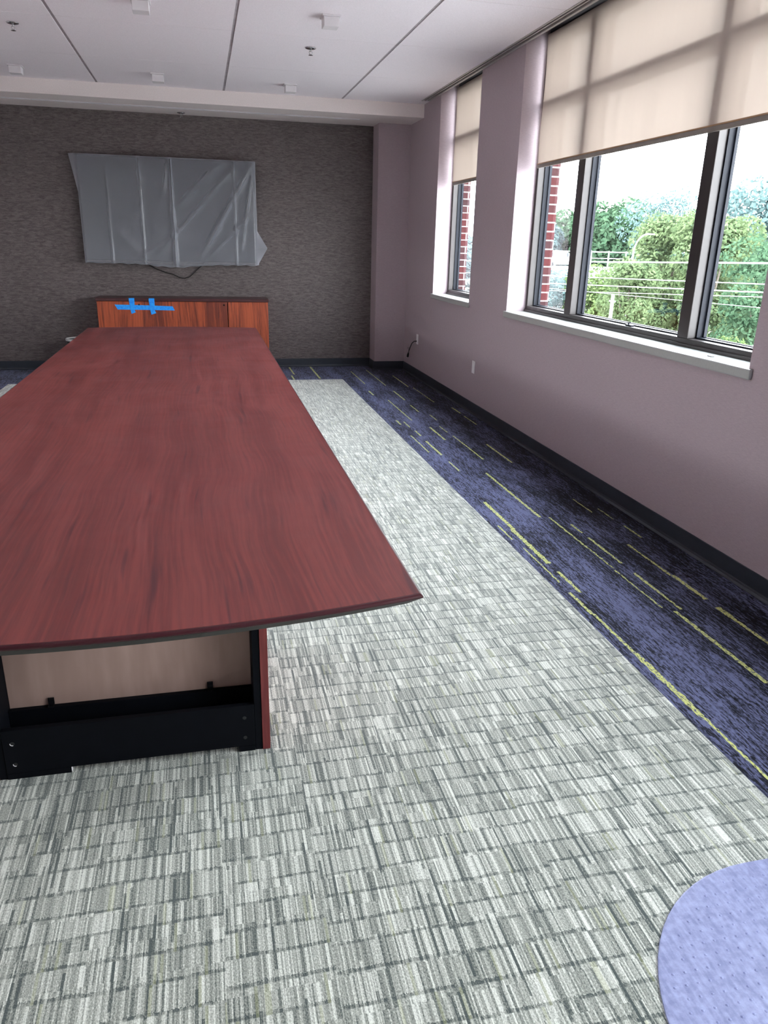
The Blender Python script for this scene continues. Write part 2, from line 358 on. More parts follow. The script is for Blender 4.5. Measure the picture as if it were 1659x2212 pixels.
def bm_prism(bm, poly, z0, z1):
    lo = [bm.verts.new((p[0], p[1], z0)) for p in poly]; hi = [bm.verts.new((p[0], p[1], z1)) for p in poly]
    bm.faces.new(lo[::-1]); bm.faces.new(hi)
    for i in range(len(poly)):
        j = (i + 1) % len(poly); bm.faces.new((lo[i], lo[j], hi[j], hi[i]))
def obj(name, bm, mat, parent=None, smooth=False, loc=None):
    """link the bmesh as one mesh object. Geometry is given in the parent's frame."""
    bmesh.ops.recalc_face_normals(bm, faces=bm.faces)
    me = bpy.data.meshes.new(name); bm.to_mesh(me); bm.free()
    if smooth:
        for p in me.polygons: p.use_smooth = True
    me.materials.append(mat)
    o = bpy.data.objects.new(name, me); C.objects.link(o)
    if parent: o.parent = parent
    if loc: o.location = loc
    return o
def box(name, a, b, mat, parent=None, bevel=0.0, loc=None):
    bm = bmesh.new(); bm_box(bm, a, b, bevel); return obj(name, bm, mat, parent, loc=loc)
def thing(name, label, cat, loc=(0, 0, 0), group=None):
    o = bpy.data.objects.new(name, None); C.objects.link(o); o.location = loc
    o.empty_display_size = 0.1
    return tag(o, label, cat, group)
def tag(o, label, cat, group=None, kind=None):
    o['label'] = label; o['category'] = cat
    if group: o['group'] = group
    if kind: o['kind'] = kind
    return o
def struct(o): o['kind'] = 'structure'; return o

# ------------------------------------------------------------------ room shell
bm = bmesh.new()
xs_ = [WL - 0.1, GX0, GX1, WX + 0.2]; ys_ = [YR - 0.1, GY1, D + 0.1]
tv_ = [[bm.verts.new((px, py, 0.0)) for py in ys_] for px in xs_]
for i in range(3):
    for j in range(2):
        fc = bm.faces.new((tv_[i][j], tv_[i+1][j], tv_[i+1][j+1], tv_[i][j+1])); fc.material_index = 0 if (i == 1 and j == 0) else 1
n0 = len(bm.faces); bm_box(bm, (WL - 0.1, YR - 0.1, -0.12), (WX + 0.2, D + 0.1, -0.002))
bm.faces.ensure_lookup_table()
for fc in list(bm.faces)[n0:]: fc.material_index = 1
me = bpy.data.meshes.new('floor'); bm.to_mesh(me); bm.free(); me.materials.append(M['carpet_field']); me.materials.append(M['carpet_border'])
fl = bpy.data.objects.new('floor', me); C.objects.link(fl); struct(fl)
# far wall (dark) and the pink-grey return column in the corner
struct(box('wall_back', (WL, D, 0), (XC, D + 0.12, ZS), M['dark_wall']))
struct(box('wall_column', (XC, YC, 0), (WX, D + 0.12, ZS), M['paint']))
LY0, LY1 = 2.2, 5.0  # opening for the added left window
bm = bmesh.new(); bm_box(bm, (WL - 0.18, YR, 0), (WL, LY0, ZC + 0.2)); bm_box(bm, (WL - 0.18, LY1, 0), (WL, D + 0.12, ZC + 0.2)); bm_box(bm, (WL - 0.18, LY0, 0), (WL, LY1, SILL - 0.046))
struct(obj('wall_left', bm, M['paint_light']))
struct(box('trim_5', (WL - 0.35, YR, ZC + 0.10), (WL, D + 0.1, ZC + 0.14), M['dark_slot']))
struct(box('wall_front', (WL - 0.12, YR - 0.12, 0), (WX + 0.3, YR, ZC + 0.2), M['paint_light']))
# ceiling: tiles with open reveals between rows and tight joints across
bm = bmesh.new()
gx = [-0.908 - 2.4384 + 0.0, -0.908 - 1.2192, -0.908, 0.3151, 1.538]
xe = [WL] + [g for g in gx if g > WL + .05] + [2.346]
ye = [YS]
yv = 7.6045
while yv > YR: ye.append(yv); yv -= 1.212
ye.append(YR)
ye = sorted(ye)
for i in range(len(xe) - 1):
    a = xe[i] + (0.011 if i > 0 else 0); b = xe[i+1] - (0.011 if i < len(xe) - 2 else 0)
    for j in range(len(ye) - 1):
        c0 = ye[j] + (0.0022 if j > 0 else 0); c1 = ye[j+1] - (0.0022 if j < len(ye) - 2 else 0)
        bm_box(bm, (a, c0, ZC), (b, c1, ZC + 0.0055), 0.0012)
struct(obj('ceiling', bm, M['ceiling']))
struct(box('ceiling_grid', (WL, YR, ZC + 0.006), (2.346, D, ZC + 0.14), M['grid']))
# soffit along the far wall
struct(box('ceiling_soffit', (WL, YS, ZS), (WX, D + 0.12, ZC + 0.0), M['soffit']))
# window wall
OPEN = [(6.980, 8.180), (3.025, 6.031), (-0.93, 2.075)]
bm = bmesh.new(); yprev = YR
XO = 2.62
for (a, b) in sorted(OPEN):
    bm_box(bm, (WX, yprev, 0), (XO, a, ZC + 0.2)); bm_box(bm, (WX, a, 0), (XO, b, SILL - 0.046)); yprev = b
bm_box(bm, (WX, yprev, 0), (XO, D + 0.12, ZC + 0.2))
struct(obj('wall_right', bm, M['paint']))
bm = bmesh.new(); yprev = YR - 2
for (a, b) in sorted(OPEN):
    bm_box(bm, (XO + 0.065, yprev, -5.0), (2.802, a - 0.0, 6.0)); bm_box(bm, (XO + 0.065, a, -5.0), (2.802, b, SILL - 0.02))
    bm_box(bm, (XO + 0.065, a, ZC + 0.05), (2.802, b, 6.0)); yprev = b
bm_box(bm, (XO + 0.065, yprev, -5.0), (2.802, D + 2, 6.0))
struct(obj('wall_exterior', bm, M['brick']))
# lid over ceiling void at the window wall, and the shade pocket with its rails
struct(box('trim_4', (2.346, YR, ZC + 0.10), (2.80, D + 0.1, ZC + 0.14), M['dark_slot']))
bm = bmesh.new()
for (xa, xb, zz) in ((2.346, 2.358, -0.004), (2.380, 2.392, 0.0), (2.416, 2.437, -0.002)):
    bm_box(bm, (xa, YR, ZC + zz), (xb, 8.60, ZC + 0.03))
struct(obj('trim_1', bm, M['rail']))
struct(box('trim_2', (2.346, 8.60, ZC - 0.002), (WX, YS, ZC + 0.03), M['ceiling']))
struct(box('trim_3', (2.3605, YR, ZC + 0.035), (WX, 8.60, ZC + 0.09), M['dark_slot']))
# vinyl base with a small toe
def baseboard(name, p, q, nrm):
    # p,q endpoints in plan; nrm points into the room
    (x0, y0), (x1, y1) = p, q; nx, ny = nrm
    prof = [(0.0, ZB), (0.004, ZB - 0.002), (0.005, 0.022), (0.008, 0.010), (0.020, 0.002), (0.020, 0.0), (0.0, 0.0)]
    bm = bmesh.new(); A = [bm.verts.new((x0 + nx*d, y0 + ny*d, h)) for d, h in prof]; B = [bm.verts.new((x1 + nx*d, y1 + ny*d, h)) for d, h in prof]
    for i in range(len(prof)):
        j = (i + 1) % len(prof); bm.faces.new((A[i], A[j], B[j], B[i]))
    bm.faces.new(A); bm.faces.new(B[::-1])
    struct(obj(name, bm, M['base']))
baseboard('baseboard_right', (WX, YR), (WX, YC), (-1, 0))
baseboard('baseboard_back', (WL, D), (XC, D), (0, -1))
baseboard('baseboard_column', (XC - 0.02, YC), (WX, YC), (0, -1))
baseboard('baseboard_return', (XC, YC - 0.004), (XC, D), (-1, 0))
baseboard('baseboard_left', (WL, YR), (WL, D), (1, 0))

# ------------------------------------------------------------------ windows
def window(idx, a, b, mulls):
    w = bpy.data.objects.new('window_%d' % idx, None); C.objects.link(w); w.location = (XF, a, SILL)
    struct(w)
    L = b - a; top = ZC + 0.06 - SILL; X1 = 0.065; X2 = 0.118
    FW = 0.045
    def fbox(name, y0, y1, z0, z1, mat=M['frame'], x0=0.0, x1=X1):
        return box(name, (x0, y0, z0), (x1, y1, z1), mat, w, 0.003)
    # outer frame: far stile, near stile, sill rail, head
    bm = bmesh.new()
    bm_box(bm, (0, 0.0, 0), (X1, 0.05, top), 0.003); bm_box(bm, (0, L - 0.03, 0), (X1, L, top), 0.003)
    bm_box(bm, (0, 0.05, 0), (X1, L - 0.03, FW), 0.003); bm_box(bm, (0, 0.05, top - FW), (X1, L - 0.03, top), 0.003)
    bm_box(bm, (-0.012, 0.0, 0.0), (0.0, L, 0.018), 0.002)
    obj('frame', bm, M['frame'], w)
    ys = [0.05]
    for (m0, m1) in mulls:
        fbox('mullion', m0 - a, m1 - a, FW, top - FW); ys += [m0 - a, m1 - a]
    ys.append(L - 0.03)
    for i in range(0, len(ys), 2):
        y0, y1 = ys[i], ys[i+1]
        # transom bar
        fbox('transom', y0, y1, 2.49 - SILL, 2.548 - SILL)
        for z0, z1 in ((FW, 2.49 - SILL), (2.548 - SILL, top - FW)):
            bm = bmesh.new()
            for (p, q, r_, s_) in ((y0, y0 + 0.010, z0, z1), (y1 - 0.010, y1, z0, z1), (y0 + .01, y1 - .01, z0, z0 + 0.008), (y0 + .01, y1 - .01, z1 - 0.008, z1)):
                bm_box(bm, (X1 - 0.012, p, r_), (X2 - 0.03, q, s_))
            for (p, q, r_, s_) in ((y0, y0 + 0.022, z0, z1), (y1 - 0.022, y1, z0, z1), (y0 + .022, y1 - .022, z0, z0 + 0.012), (y0 + .022, y1 - .022, z1 - 0.012, z1)):
                bm_box(bm, (X2 - 0.03, p, r_), (X2 - 0.012, q, s_))
            obj('gasket', bm, M['gasket'], w)
            box('glass_pane', (X1 + 0.016, y0 + 0.002, z0), (X1 + 0.017, y1 - 0.002, z1), M['glass'], w)
    # stool and apron
    bm = bmesh.new()
    ya, yb = -0.032, L + 0.022
    bm_box(bm, (WX - XF - 0.021, ya, -0.048), (WX - XF - 0.001, yb, 0.0), 0.006)
    bm_box(bm, (WX - XF - 0.006, 0.001, -0.046), (-0.001, L - 0.001, 0.0))
    obj('window_sill', bm, M['sill'], w)
    return w
w1 = window(1, 6.980, 8.180, [])
w2 = window(2, 3.025, 6.031, [(3.77, 3.868), (5.218, 5.318)])
w3_added = window(3, -0.93, 2.075, [(-0.19, -0.09), (1.26, 1.36)])  # unseen window added beside the camera to bring in daylight
w4_added = window(4, LY0, LY1, [(3.55, 3.65)])  # unseen left window, added to light the room from that side
w4_added.location = (WL - (XF - WX), LY1, SILL); w4_added.rotation_euler = (0, 0, PI)
# small latch on the bottom rail of the middle light of the big window
bm = bmesh.new(); bm_box(bm, (0.012, 1.36, 0.045), (0.035, 1.43, 0.055), 0.002); bm_tube(bm, [(0.02, 1.40, 0.055), (0.016, 1.40, 0.066), (0.008, 1.365, 0.070)], 0.005, 8)
obj('latch', bm, M['gasket'], w2)

# ------------------------------------------------------------------ roller shades
def shade(label, y0, y1, zb, xs=2.586):
    s = thing('roller_shade', label, 'window shade', (xs, y0, zb), 'roller shades in the window recesses')
    L = y1 - y0; H = ZC + 0.055 - zb
    bm = bmesh.new(); ny, nz = 60, 24; g = []
    for i in range(ny + 1):
        g.append([])
        for j in range(nz + 1):
            u = i / ny; v = j / nz
            dx = 0.0025 * math.sin(u * 9 + 1.3) * (1 - v) + (0.004 * math.exp(-((u - 1.0) / 0.02) ** 2) * math.sin(v * 7))
            g[-1].append(bm.verts.new((-dx, u * L, 0.03 + v * (H - 0.03))))
    for i in range(ny):
        for j in range(nz): bm.faces.new((g[i][j], g[i+1][j], g[i+1][j+1], g[i][j+1]))
    obj('fabric', bm, M['shade'], s, smooth=True)
    box('hem_bar', (-0.006, 0, 0.0), (0.006, L, 0.026), M['hem'], s, 0.002)
    box('hem_seam', (-0.0075, 0.001, 0.026), (0.003, L - 0.001, 0.034), M['bronze'], s, 0.001)
    return s
shade('narrow cream roller shade half lowered in the small window near the corner', 7.02, 8.13, 2.085)
shade('wide cream roller shade half lowered over the large three-pane window', 3.06, 5.985, 2.080)
shade('cream roller shade on the window wall, nearest the camera, of the added unseen window', -0.90, 2.03, 1.85)  # added window: shade height sets the light on the near floor

shade('cream roller shade of the unseen left wall window, added for daylight', LY0 + 0.04, LY1 - 0.04, 1.32, WL - 0.149)  # lowered to hold back the light of the added left window
# ------------------------------------------------------------------ ceiling fittings
FX = [(0.93, 5.80), (-0.29, 5.83), (-1.53, 8.25), (-0.30, 8.19), (0.93, 8.25)]
FL = ['white box-shaped ceiling fixture in the near row, right of centre groove', 'white box-shaped ceiling fixture cut by the top edge of the photo',
      'white box-shaped ceiling fixture by the soffit, farthest left', 'white box-shaped ceiling fixture by the soffit, middle one of three',
      'white box-shaped ceiling fixture by the soffit, nearest the windows']
for (x, y), lb in zip(FX, FL):
    f = thing('ceiling_fixture', lb, 'ceiling fixture', (x, y, ZC), 'small box fixtures under the ceiling tiles')
    bm = bmesh.new(); bm_box(bm, (-0.062, -0.062, -0.010), (0.062, 0.062, 0.0), 0.002); obj('base_plate', bm, M['white_metal'], f)
    bm = bmesh.new(); bm_box(bm, (-0.052, -0.052, -0.068), (0.052, 0.052, -0.010), 0.004)
    obj('housing', bm, M['white_metal'], f)
def sprinkler(label, x, y, z):
    s = thing('sprinkler_head', label, 'sprinkler', (x, y, z), 'chrome sprinkler heads')
    bm = bmesh.new(); bm_lathe(bm, [(0.0, 0.0), (0.040, 0.0), (0.043, -0.003), (0.040, -0.007), (0.028, -0.010), (0.014, -0.010), (0.0, -0.010)], 28); obj('escutcheon', bm, M['chrome'], s, True)
    bm = bmesh.new(); bm_tube(bm, [(0, 0, -0.010), (0, 0, -0.026)], 0.007, 12)
    for sg in (-1, 1): bm_tube(bm, [(sg*0.006, 0, -0.022), (sg*0.013, 0, -0.034), (sg*0.003, 0, -0.048)], 0.002, 6)
    obj('frame_arms', bm, M['chrome'], s, True)
    bm = bmesh.new(); bm_lathe(bm, [(0.0, -0.047), (0.010, -0.047), (0.018, -0.050), (0.018, -0.052), (0.0, -0.051)], 20); obj('deflector', bm, M['chrome'], s, True)
sprinkler('chrome sprinkler head in the ceiling tile, left edge of the photo', -1.221, 6.676, ZC)
sprinkler('chrome sprinkler head in the ceiling tile nearest the windows', 0.92, 6.706, ZC)
sprinkler('chrome sprinkler head under the soffit above the wrapped screen', -0.128, 9.464, ZS)
d = thing('linear_diffuser', 'long white slot diffuser set in the underside of the soffit', 'air diffuser', (0, 9.18, ZS))
bm = bmesh.new()
bm_box(bm, (WL + 0.02, -0.035, -0.004), (1.80, -0.022, 0.0)); bm_box(bm, (WL + 0.02, 0.006, -0.006), (1.80, 0.016, 0.0)); bm_box(bm, (1.79, -0.022, -0.004), (1.80, 0.006, 0.0))
obj('flange', bm, M['white_metal'], d)
box('slot', (WL + 0.02, -0.022, -0.0015), (1.79, 0.006, 0.0), M['grid'], d)

# ------------------------------------------------------------------ wrapped television
TY = D - 0.13
tv = thing('television', 'large flat television wrapped in clear plastic on the dark wall', 'television', (-0.313, D, 1.79))
box('screen', (-0.945, -0.125, -0.535), (0.945, -0.115, 0.535), M['screen'], tv, 0.002)
box('bezel', (-0.953, -0.121, -0.543), (0.953, -0.075, 0.543), M['black'], tv, 0.004)
box('rear_housing', (-0.75, -0.075, -0.42), (0.75, -0.045, 0.40), M['black'], tv, 0.01)
bm = bmesh.new(); bm_box(bm, (-0.40, -0.012, -0.25), (0.40, -0.001, 0.25)); bm_box(bm, (-0.36, -0.045, -0.22), (-0.31, -0.012, 0.22)); bm_box(bm, (0.31, -0.045, -0.22), (0.36, -0.012, 0.22))
obj('wall_bracket', bm, M['black_gloss'], tv)

# polythene: front sheet with vertical creases and diagonal pulls, wrapped round the edges
rnd = random.Random(3)
def rid(u, c, w): return math.exp(-((u - c) / w) ** 2)
def seg(u, v, a, b, w):
    (x0, y0), (x1, y1) = a, b; dx, dy = x1 - x0, y1 - y0
    tt = max(0, min(1, ((u - x0)*dx + (v - y0)*dy) / (dx*dx + dy*dy)))
    dd = math.hypot(u - x0 - tt*dx, (v - y0 - tt*dy)); return math.exp(-(dd / w) ** 2) * (math.sin(PI * min(1, max(0.02, tt * 0.96 + .02))) ** 0.4)
bm = bmesh.new(); NU, NV = 190, 110; g = []
for i in range(NU + 1):
    g.append([])
    u = -0.965 + 1.93 * i / NU
    for j in range(NV + 1):
        v = -0.555 + 1.11 * j / NV
        vv = (v + 0.555) / 1.11
        h = 0.014
        h += 0.010 * rid(u, -0.66, 0.012) * (0.4 + 0.6*(1 - vv)) + 0.012 * rid(u, -0.31, 0.012) + 0.022 * rid(u, 0.03, 0.012 + 0.01*(1-vv)) + 0.010 * rid(u, 0.72, 0.012)
        h += 0.022 * seg(u, v, (0.93, 0.53), (0.30, -0.50), 0.035) + 0.020 * seg(u, v, (0.55, 0.50), (0.05, 0.02), 0.04) + 0.016 * seg(u, v, (0.70, 0.45), (-0.15, -0.45), 0.03)
        h += 0.014 * seg(u, v, (0.92, 0.0), (0.35, -0.53), 0.03) + 0.012 * seg(u, v, (-0.60, -0.2), (-0.35, -0.5), 0.05) + 0.014 * seg(u, v, (0.92, 0.4), (0.78, -0.4), 0.02)
        h += 0.010 * seg(u, v, (-0.35, 0.5), (-0.28, 0.25), 0.03) + 0.012 * seg(u, v, (0.0, 0.54), (-0.06, 0.2), 0.02) + 0.010 * seg(u, v, (-0.4, -0.53), (-0.1, -0.35), 0.03)
        h += 0.0012 * math.sin(7*u + 5*v) * math.sin(6*v - 4*u) + 0.0005 * math.sin(31*u*(1+0.3*v))
        # slight sag of the lower hem
        vz = v
        if j == 0: vz = v - 0.018 - 0.035 * rid(u, 0.02, 0.30) + 0.004*math.sin(40*u)
        edge = min(1.0, (0.965 - abs(u)) / 0.03 + 0.15) * min(1.0, (0.56 - v) / 0.03 + 0.15)
        g[-1].append(bm.verts.new((u, -0.127 - 1.5 * h * max(0.15, edge), vz)))
for i in range(NU):
    for j in range(NV): bm.faces.new((g[i][j], g[i+1][j], g[i+1][j+1], g[i][j+1]))
def skirt(line, off):
    prev = line
    for k in (1, 2, 3):
        cur = [bm.verts.new((p.co.x + off[0](n, k), p.co.y + 0.025*k + off[1](n, k), p.co.z + off[2](n, k))) for n, p in enumerate(line)]
        for a in range(len(line) - 1): bm.faces.new((prev[a], prev[a+1], cur[a+1], cur[a]))
        prev = cur
z0 = lambda n, k: 0.0
skirt([g[i][NV] for i in range(NU + 1)], (z0, z0, lambda n, k: 0.003 * math.sin(n * 0.35) * k * 0.5))
skirt([g[i][0] for i in range(NU + 1)], (z0, z0, lambda n, k: 0.004 * math.sin(n * 0.23)))
skirt([g[0][j] for j in range(NV + 1)], (lambda n, k: -0.075 * k / 3 * max(0, (n / NV - 0.60) / 0.40), z0, z0))
skirt([g[NU][j] for j in range(NV + 1)], (lambda n, k: 0.012*k/3 + 0.115 * k / 3 * max(0, 1 - abs(n / NV - 0.16) / 0.17) , z0, z0))
ps = obj('plastic_sheet', bm, M['poly'], None, True, loc=(-0.313, D, 1.79))
tag(ps, 'creased clear plastic sheet wrapped around the television on the dark wall', 'plastic sheet')
# loose cable hanging below the screen
def P(x, z, y=D - 0.02): return (x, y, z)
bm = bmesh.new()
bm_tube(bm, [P(-0.62, 1.27), P(-0.60, 1.205), P(-0.52, 1.16), P(-0.40, 1.115), P(-0.34, 1.105), P(-0.25, 1.062), P(-0.20, 1.055), P(-0.14, 1.075), P(-0.06, 1.15), P(0.02, 1.215), P(0.05, 1.27)], 0.0045, 8)
tag(obj('loose_cable', bm, M['rubber'], None, True), 'thin black cable hanging in a loop below the wrapped television', 'cable')

# ------------------------------------------------------------------ credenza
CY = 9.20; CX0, CX1 = -1.165, 0.738; CH = 0.852
cr = thing('credenza', 'mahogany credenza with four doors against the dark wall under the television', 'cabinet', ((CX0 + CX1) / 2, CY, 0))
hw = (CX1 - CX0) / 2
box('cabinet_top', (-hw - 0.008, -0.012, CH - 0.030), (hw + 0.008, D - CY - 0.025, CH), M['cred_top'], cr, 0.003)
bm = bmesh.new()
bm_box(bm, (-hw, 0.020, 0.0), (-hw + 0.019, D - CY - 0.03, CH - 0.031)); bm_box(bm, (hw - 0.019, 0.020, 0.0), (hw, D - CY - 0.03, CH - 0.031))
bm_box(bm, (-hw + 0.019, 0.028, 0.06), (hw - 0.019, D - CY - 0.03, CH - 0.031)); bm_box(bm, (-hw + 0.019, 0.05, 0.0), (hw - 0.019, 0.07, 0.06))
obj('body', bm, M['cred_wood'], cr)
se = [CX0 + 0.001, -0.672, -0.2105, 0.270, CX1 - 0.001]
cx = (CX0 + CX1) / 2
for i in range(4):
    gap = 0.0035 if i == 2 or i == 3 else 0.0012
    gl_ = 0.0045 if i == 3 else 0.0012
    gr_ = 0.0045 if i == 2 else 0.0012
    dd = box('door', (se[i] - cx + gl_, 0.0, 0.065), (se[i+1] - cx - gr_, 0.019, CH - 0.034), M['cred_wood'], cr, 0.001)
    if i in (0, 2):
        xx_ = se[i+1] - cx - 0.040
        bm = bmesh.new(); bm_tube(bm, [(xx_, 0.0, 0.785), (xx_, -0.004, 0.785)], 0.009, 14); obj('lock', bm, M['black_gloss'], dd, True)
box('gap_shade_strip', (0.270 - cx - 0.004, 0.0195, 0.065), (0.270 - cx + 0.004, 0.0275, CH - 0.04), M['black'], cr)  # black strip put behind the door gap, standing in for its shade
# blue tape on the credenza front
def tape(label, pts, y=CY - 0.0015, fold=None, seed=1):
    """flat strip with slightly torn ends; pts = outline in x,z"""
    bm = bmesh.new()
    f = [bm.verts.new((px, y - 0.0006, pz)) for px, pz in pts]; b = [bm.verts.new((px, y + 0.0008, pz)) for px, pz in pts]
    bm.faces.new(f); bm.faces.new(b[::-1])
    for i in range(len(pts)):
        j = (i + 1) % len(pts); bm.faces.new((f[i], b[i], b[j], f[j]))
    if fold:
        x0, x1, z = fold; yt = CY - 0.0135
        bm_box(bm, (x0, yt - 0.001, CH - 0.034), (x1, yt, z)); bm_box(bm, (x0, yt - 0.001, z), (x1, yt + 0.055, z + 0.001))
        bm_box(bm, (x0, yt, CH - 0.036), (x1, CY, CH - 0.0345))
    tag(obj('tape_strip', bm, M['tape'], None), label, 'tape', 'blue tape strips on the credenza')
tape('blue tape strip running horizontally across the credenza doors', [(-0.975, 0.783), (-0.70, 0.779), (-0.345, 0.768), (-0.325, 0.722), (-0.60, 0.726), (-0.945, 0.729)], y=CY - 0.0005)
tape('left vertical blue tape strip folded over the credenza edge', [(-0.817, CH - 0.034), (-0.757, CH - 0.034), (-0.762, 0.72), (-0.752, 0.700), (-0.800, 0.682), (-0.806, 0.72)], y=CY - 0.0035, fold=(-0.817, -0.757, CH + 0.0005))
tape('right vertical blue tape strip folded over the credenza edge', [(-0.602, CH - 0.034), (-0.541, CH - 0.034), (-0.543, 0.72), (-0.530, 0.692), (-0.585, 0.674), (-0.592, 0.72)], y=CY - 0.0035, fold=(-0.602, -0.541, CH + 0.0005))

# waste bin beside the credenza
wb = thing('waste_bin', 'small dark waste bin with pale liner left of the credenza', 'waste bin', (-1.40, 9.28, 0))
bm = bmesh.new(); bm_lathe(bm, [(0.0, 0.0), (0.105, 0.0), (0.135, 0.385), (0.140, 0.40), (0.133, 0.40), (0.128, 0.38), (0.10, 0.012), (0.0, 0.010)], 36); obj('bin_body', bm, M['bin_grey'], wb, True)
bm = bmesh.new(); bm_lathe(bm, [(0.126, 0.34), (0.132, 0.402), (0.139, 0.4065), (0.146, 0.400), (0.1455, 0.385), (0.1435, 0.380)], 36); obj('bin_liner', bm, M['liner'], wb, True)

# ------------------------------------------------------------------ conference table
TXC = -0.273; HW = 0.731; TY0 = 1.504; TY1 = 7.165; TZ = 0.745; SAG = 0.085
tb = thing('conference_table', 'long red mahogany conference table standing on the green carpet', 'table', (TXC, (TY0 + TY1) / 2, 0))
HL = (TY1 - TY0) / 2
def outline(ins):
    p = []; n = 24
    for k in range(n + 1):
        u = -1 + 2 * k / n; p.append((u * (HW - ins), -HL - SAG * (1 - u*u) + ins))
    for k in range(n + 1):
        u = 1 - 2 * k / n; p.append((u * (HW - ins), HL + SAG * (1 - u*u) - ins))
    return p
def loft(levels, cap_top=False, cap_bot=False):
    bm = bmesh.new(); rings = [[bm.verts.new((px, py, z)) for px, py in outline(i)] for i, z in levels]
    for a, b in zip(rings, rings[1:]):
        for k in range(len(a)): bm.faces.new((a[k], a[(k+1) % len(a)], b[(k+1) % len(a)], b[k]))
    if cap_top: bm.faces.new(rings[0])
    if cap_bot: bm.faces.new(rings[-1][::-1])
    return bm
obj('tabletop', loft([(0.0085, TZ), (0.0082, TZ - 0.001), (0.0082, TZ - 0.003), (0.05, TZ - 0.003)], True, True), M['mahogany'], tb)
obj('edge_band', loft([(0.05, TZ - 0.0032), (0.0081, TZ - 0.0032), (0.0081, TZ - 0.0002), (0.005, TZ - 0.0008), (0.002, TZ - 0.003), (0.0, TZ - 0.0065), (0.001, TZ - 0.010), (0.003, TZ - 0.0115), (0.05, TZ - 0.0115)], True, True), M['lip'], tb)
obj('beveled_underside', loft([(0.003, TZ - 0.0117), (0.030, TZ - 0.036), (0.05, TZ - 0.036)], True, True), M['bevel'], tb)
def T(x, y, z): return (x - TXC, y - (TY0 + TY1) / 2, z)
def tbox(name, a, b, mat, par=None, bevel=0.0015):
    return box(name, T(*a), T(*b), mat, tb if par is None else par, bevel)
UZ = TZ - 0.0365
PR, PL = 0.131, -0.677
def pedestal(y0, y1, sgn):
    # y0: open front face, y1: closed back, both in plan
    lo, hi = min(y0, y1), max(y0, y1)
    for (a, b) in ((PR - 0.024, PR), (PL, PL + 0.024)): tbox('side_panel', (a, lo, 0), (b, hi, UZ), M['mahogany'])
    f = lambda d0, d1: (min(y0 + sgn*d0, y0 + sgn*d1), max(y0 + sgn*d0, y0 + sgn*d1))
    a, b = f(0.003, 0.40)
    tbox('liner_panel', (PR - 0.046, a, 0.0), (PR - 0.0245, b, UZ), M['black']); tbox('liner_panel', (PL + 0.0245, a, 0.0), (PL + 0.046, b, UZ), M['black'])
    x0, x1 = PL + 0.0465, PR - 0.0465
    a, b = f(0.0, 0.018)
    kb_ = tbox('kick_board', (x0, a, 0.020), (x1, b, 0.166), M['black'])
    tbox('foot_rail', (x0, a, 0.0), (x0 + 0.175, b, 0.0195), M['black'])
    tbox('foot_rail', (x1 - 0.05, a, 0.0), (x1, b, 0.0195), M['black'])
    tbox('foot_rail_end', (x0 + 0.1752, a, 0.002), (x0 + 0.1775, b, 0.0195), M['white_plastic'])
    for sx in (x0 + 0.027, x1 - 0.030):
        for zz in (0.123, 0.052):
            bm = bmesh.new(); c = T(sx, y0 - sgn * 0.0006, zz)
            bm_tube(bm, [(c[0], c[1], c[2]), (c[0], c[1] + sgn * 0.002, c[2])], 0.0062, 18)
            hole = obj('screw_hole', bm, M['black_gloss'], kb_)
            if sx < -0.3:
                bm = bmesh.new(); bm_tube(bm, [(c[0] + 0.0062 * math.cos(R(q)), c[1] - sgn * 0.0004, c[2] + 0.0062 * math.sin(R(q))) for q in range(165, 300, 9)], [0.0003] + [0.0011] * 13 + [0.0003], 6)
                obj('screw_rim', bm, M['white_metal'], tb, True)
    a, b = f(0.102, 0.120)
    rb = tbox('rear_board', (x0, a, 0.0), (x1, b, 0.165), M['black'])
    a, b = f(0.121, 0.137)
    bp_ = tbox('back_panel', (x0, a, 0.0), (x1, b, UZ), M['maple'])
    for sx in (-0.512, -0.044):
        y_ = y0 + sgn * 0.1185
        bm = bmesh.new()
        A = T(sx - 0.009, min(y_, y_ - sgn*0.003), 0.150); B = T(sx + 0.009, max(y_, y_ - sgn*0.003), 0.190); bm_box(bm, A, B, 0.0005)
        A = T(sx - 0.009, min(y_ - sgn*0.003, y_ - sgn*0.018), 0.166); B = T(sx + 0.009, max(y_ - sgn*0.003, y_ - sgn*0.018), 0.169); bm_box(bm, A, B, 0.0005)
        br_ = obj('bracket', bm, M['black_gloss'], bp_)
    return
pedestal(2.0, 2.62, 1)
pedestal(6.66, 6.04, -1)
tbox('end_panel', (PL + 0.024, 2.602, 0), (PR - 0.024, 2.62, UZ), M['mahogany'])
tbox('end_panel', (PL + 0.024, 6.04, 0), (PR - 0.024, 6.058, UZ), M['mahogany'])
# centre base
tbox('center_base', (PL, 3.95, 0), (PR, 4.70, UZ), M['mahogany'], None, 0.003)

# ------------------------------------------------------------------ wall outlets and the hanging lead
def outlet(label, y, z, blank):
    o = thing('wall_plate', label, 'wall plate', (WX, y, z), None)
    bm = bmesh.new(); bm_box(bm, (-0.006, -0.037, -0.058), (0.0, 0.037, 0.058), 0.0025); pl = obj('plate', bm, M['white_plastic'], o)
    if not blank:
        for s_ in (-1, 1):
            bm = bmesh.new(); bm_box(bm, (-0.009, -0.017, s_*0.020 - 0.015), (-0.006, 0.017, s_*0.020 + 0.015), 0.002); obj('receptacle', bm, M['white_plastic'], o)
    else:
        for s_ in (-1, 1):
            bm = bmesh.new(); bm_tube(bm, [(-0.006, 0, s_*0.042), (-0.0075, 0, s_*0.042)], 0.0035, 12); obj('screw', bm, M['white_metal'], o)
outlet('white wall outlet with a dark lead hanging from it, near the corner', 8.72, 0.447, False)
outlet('blank white wall plate low on the window wall between the windows', 6.73, 0.43, True)
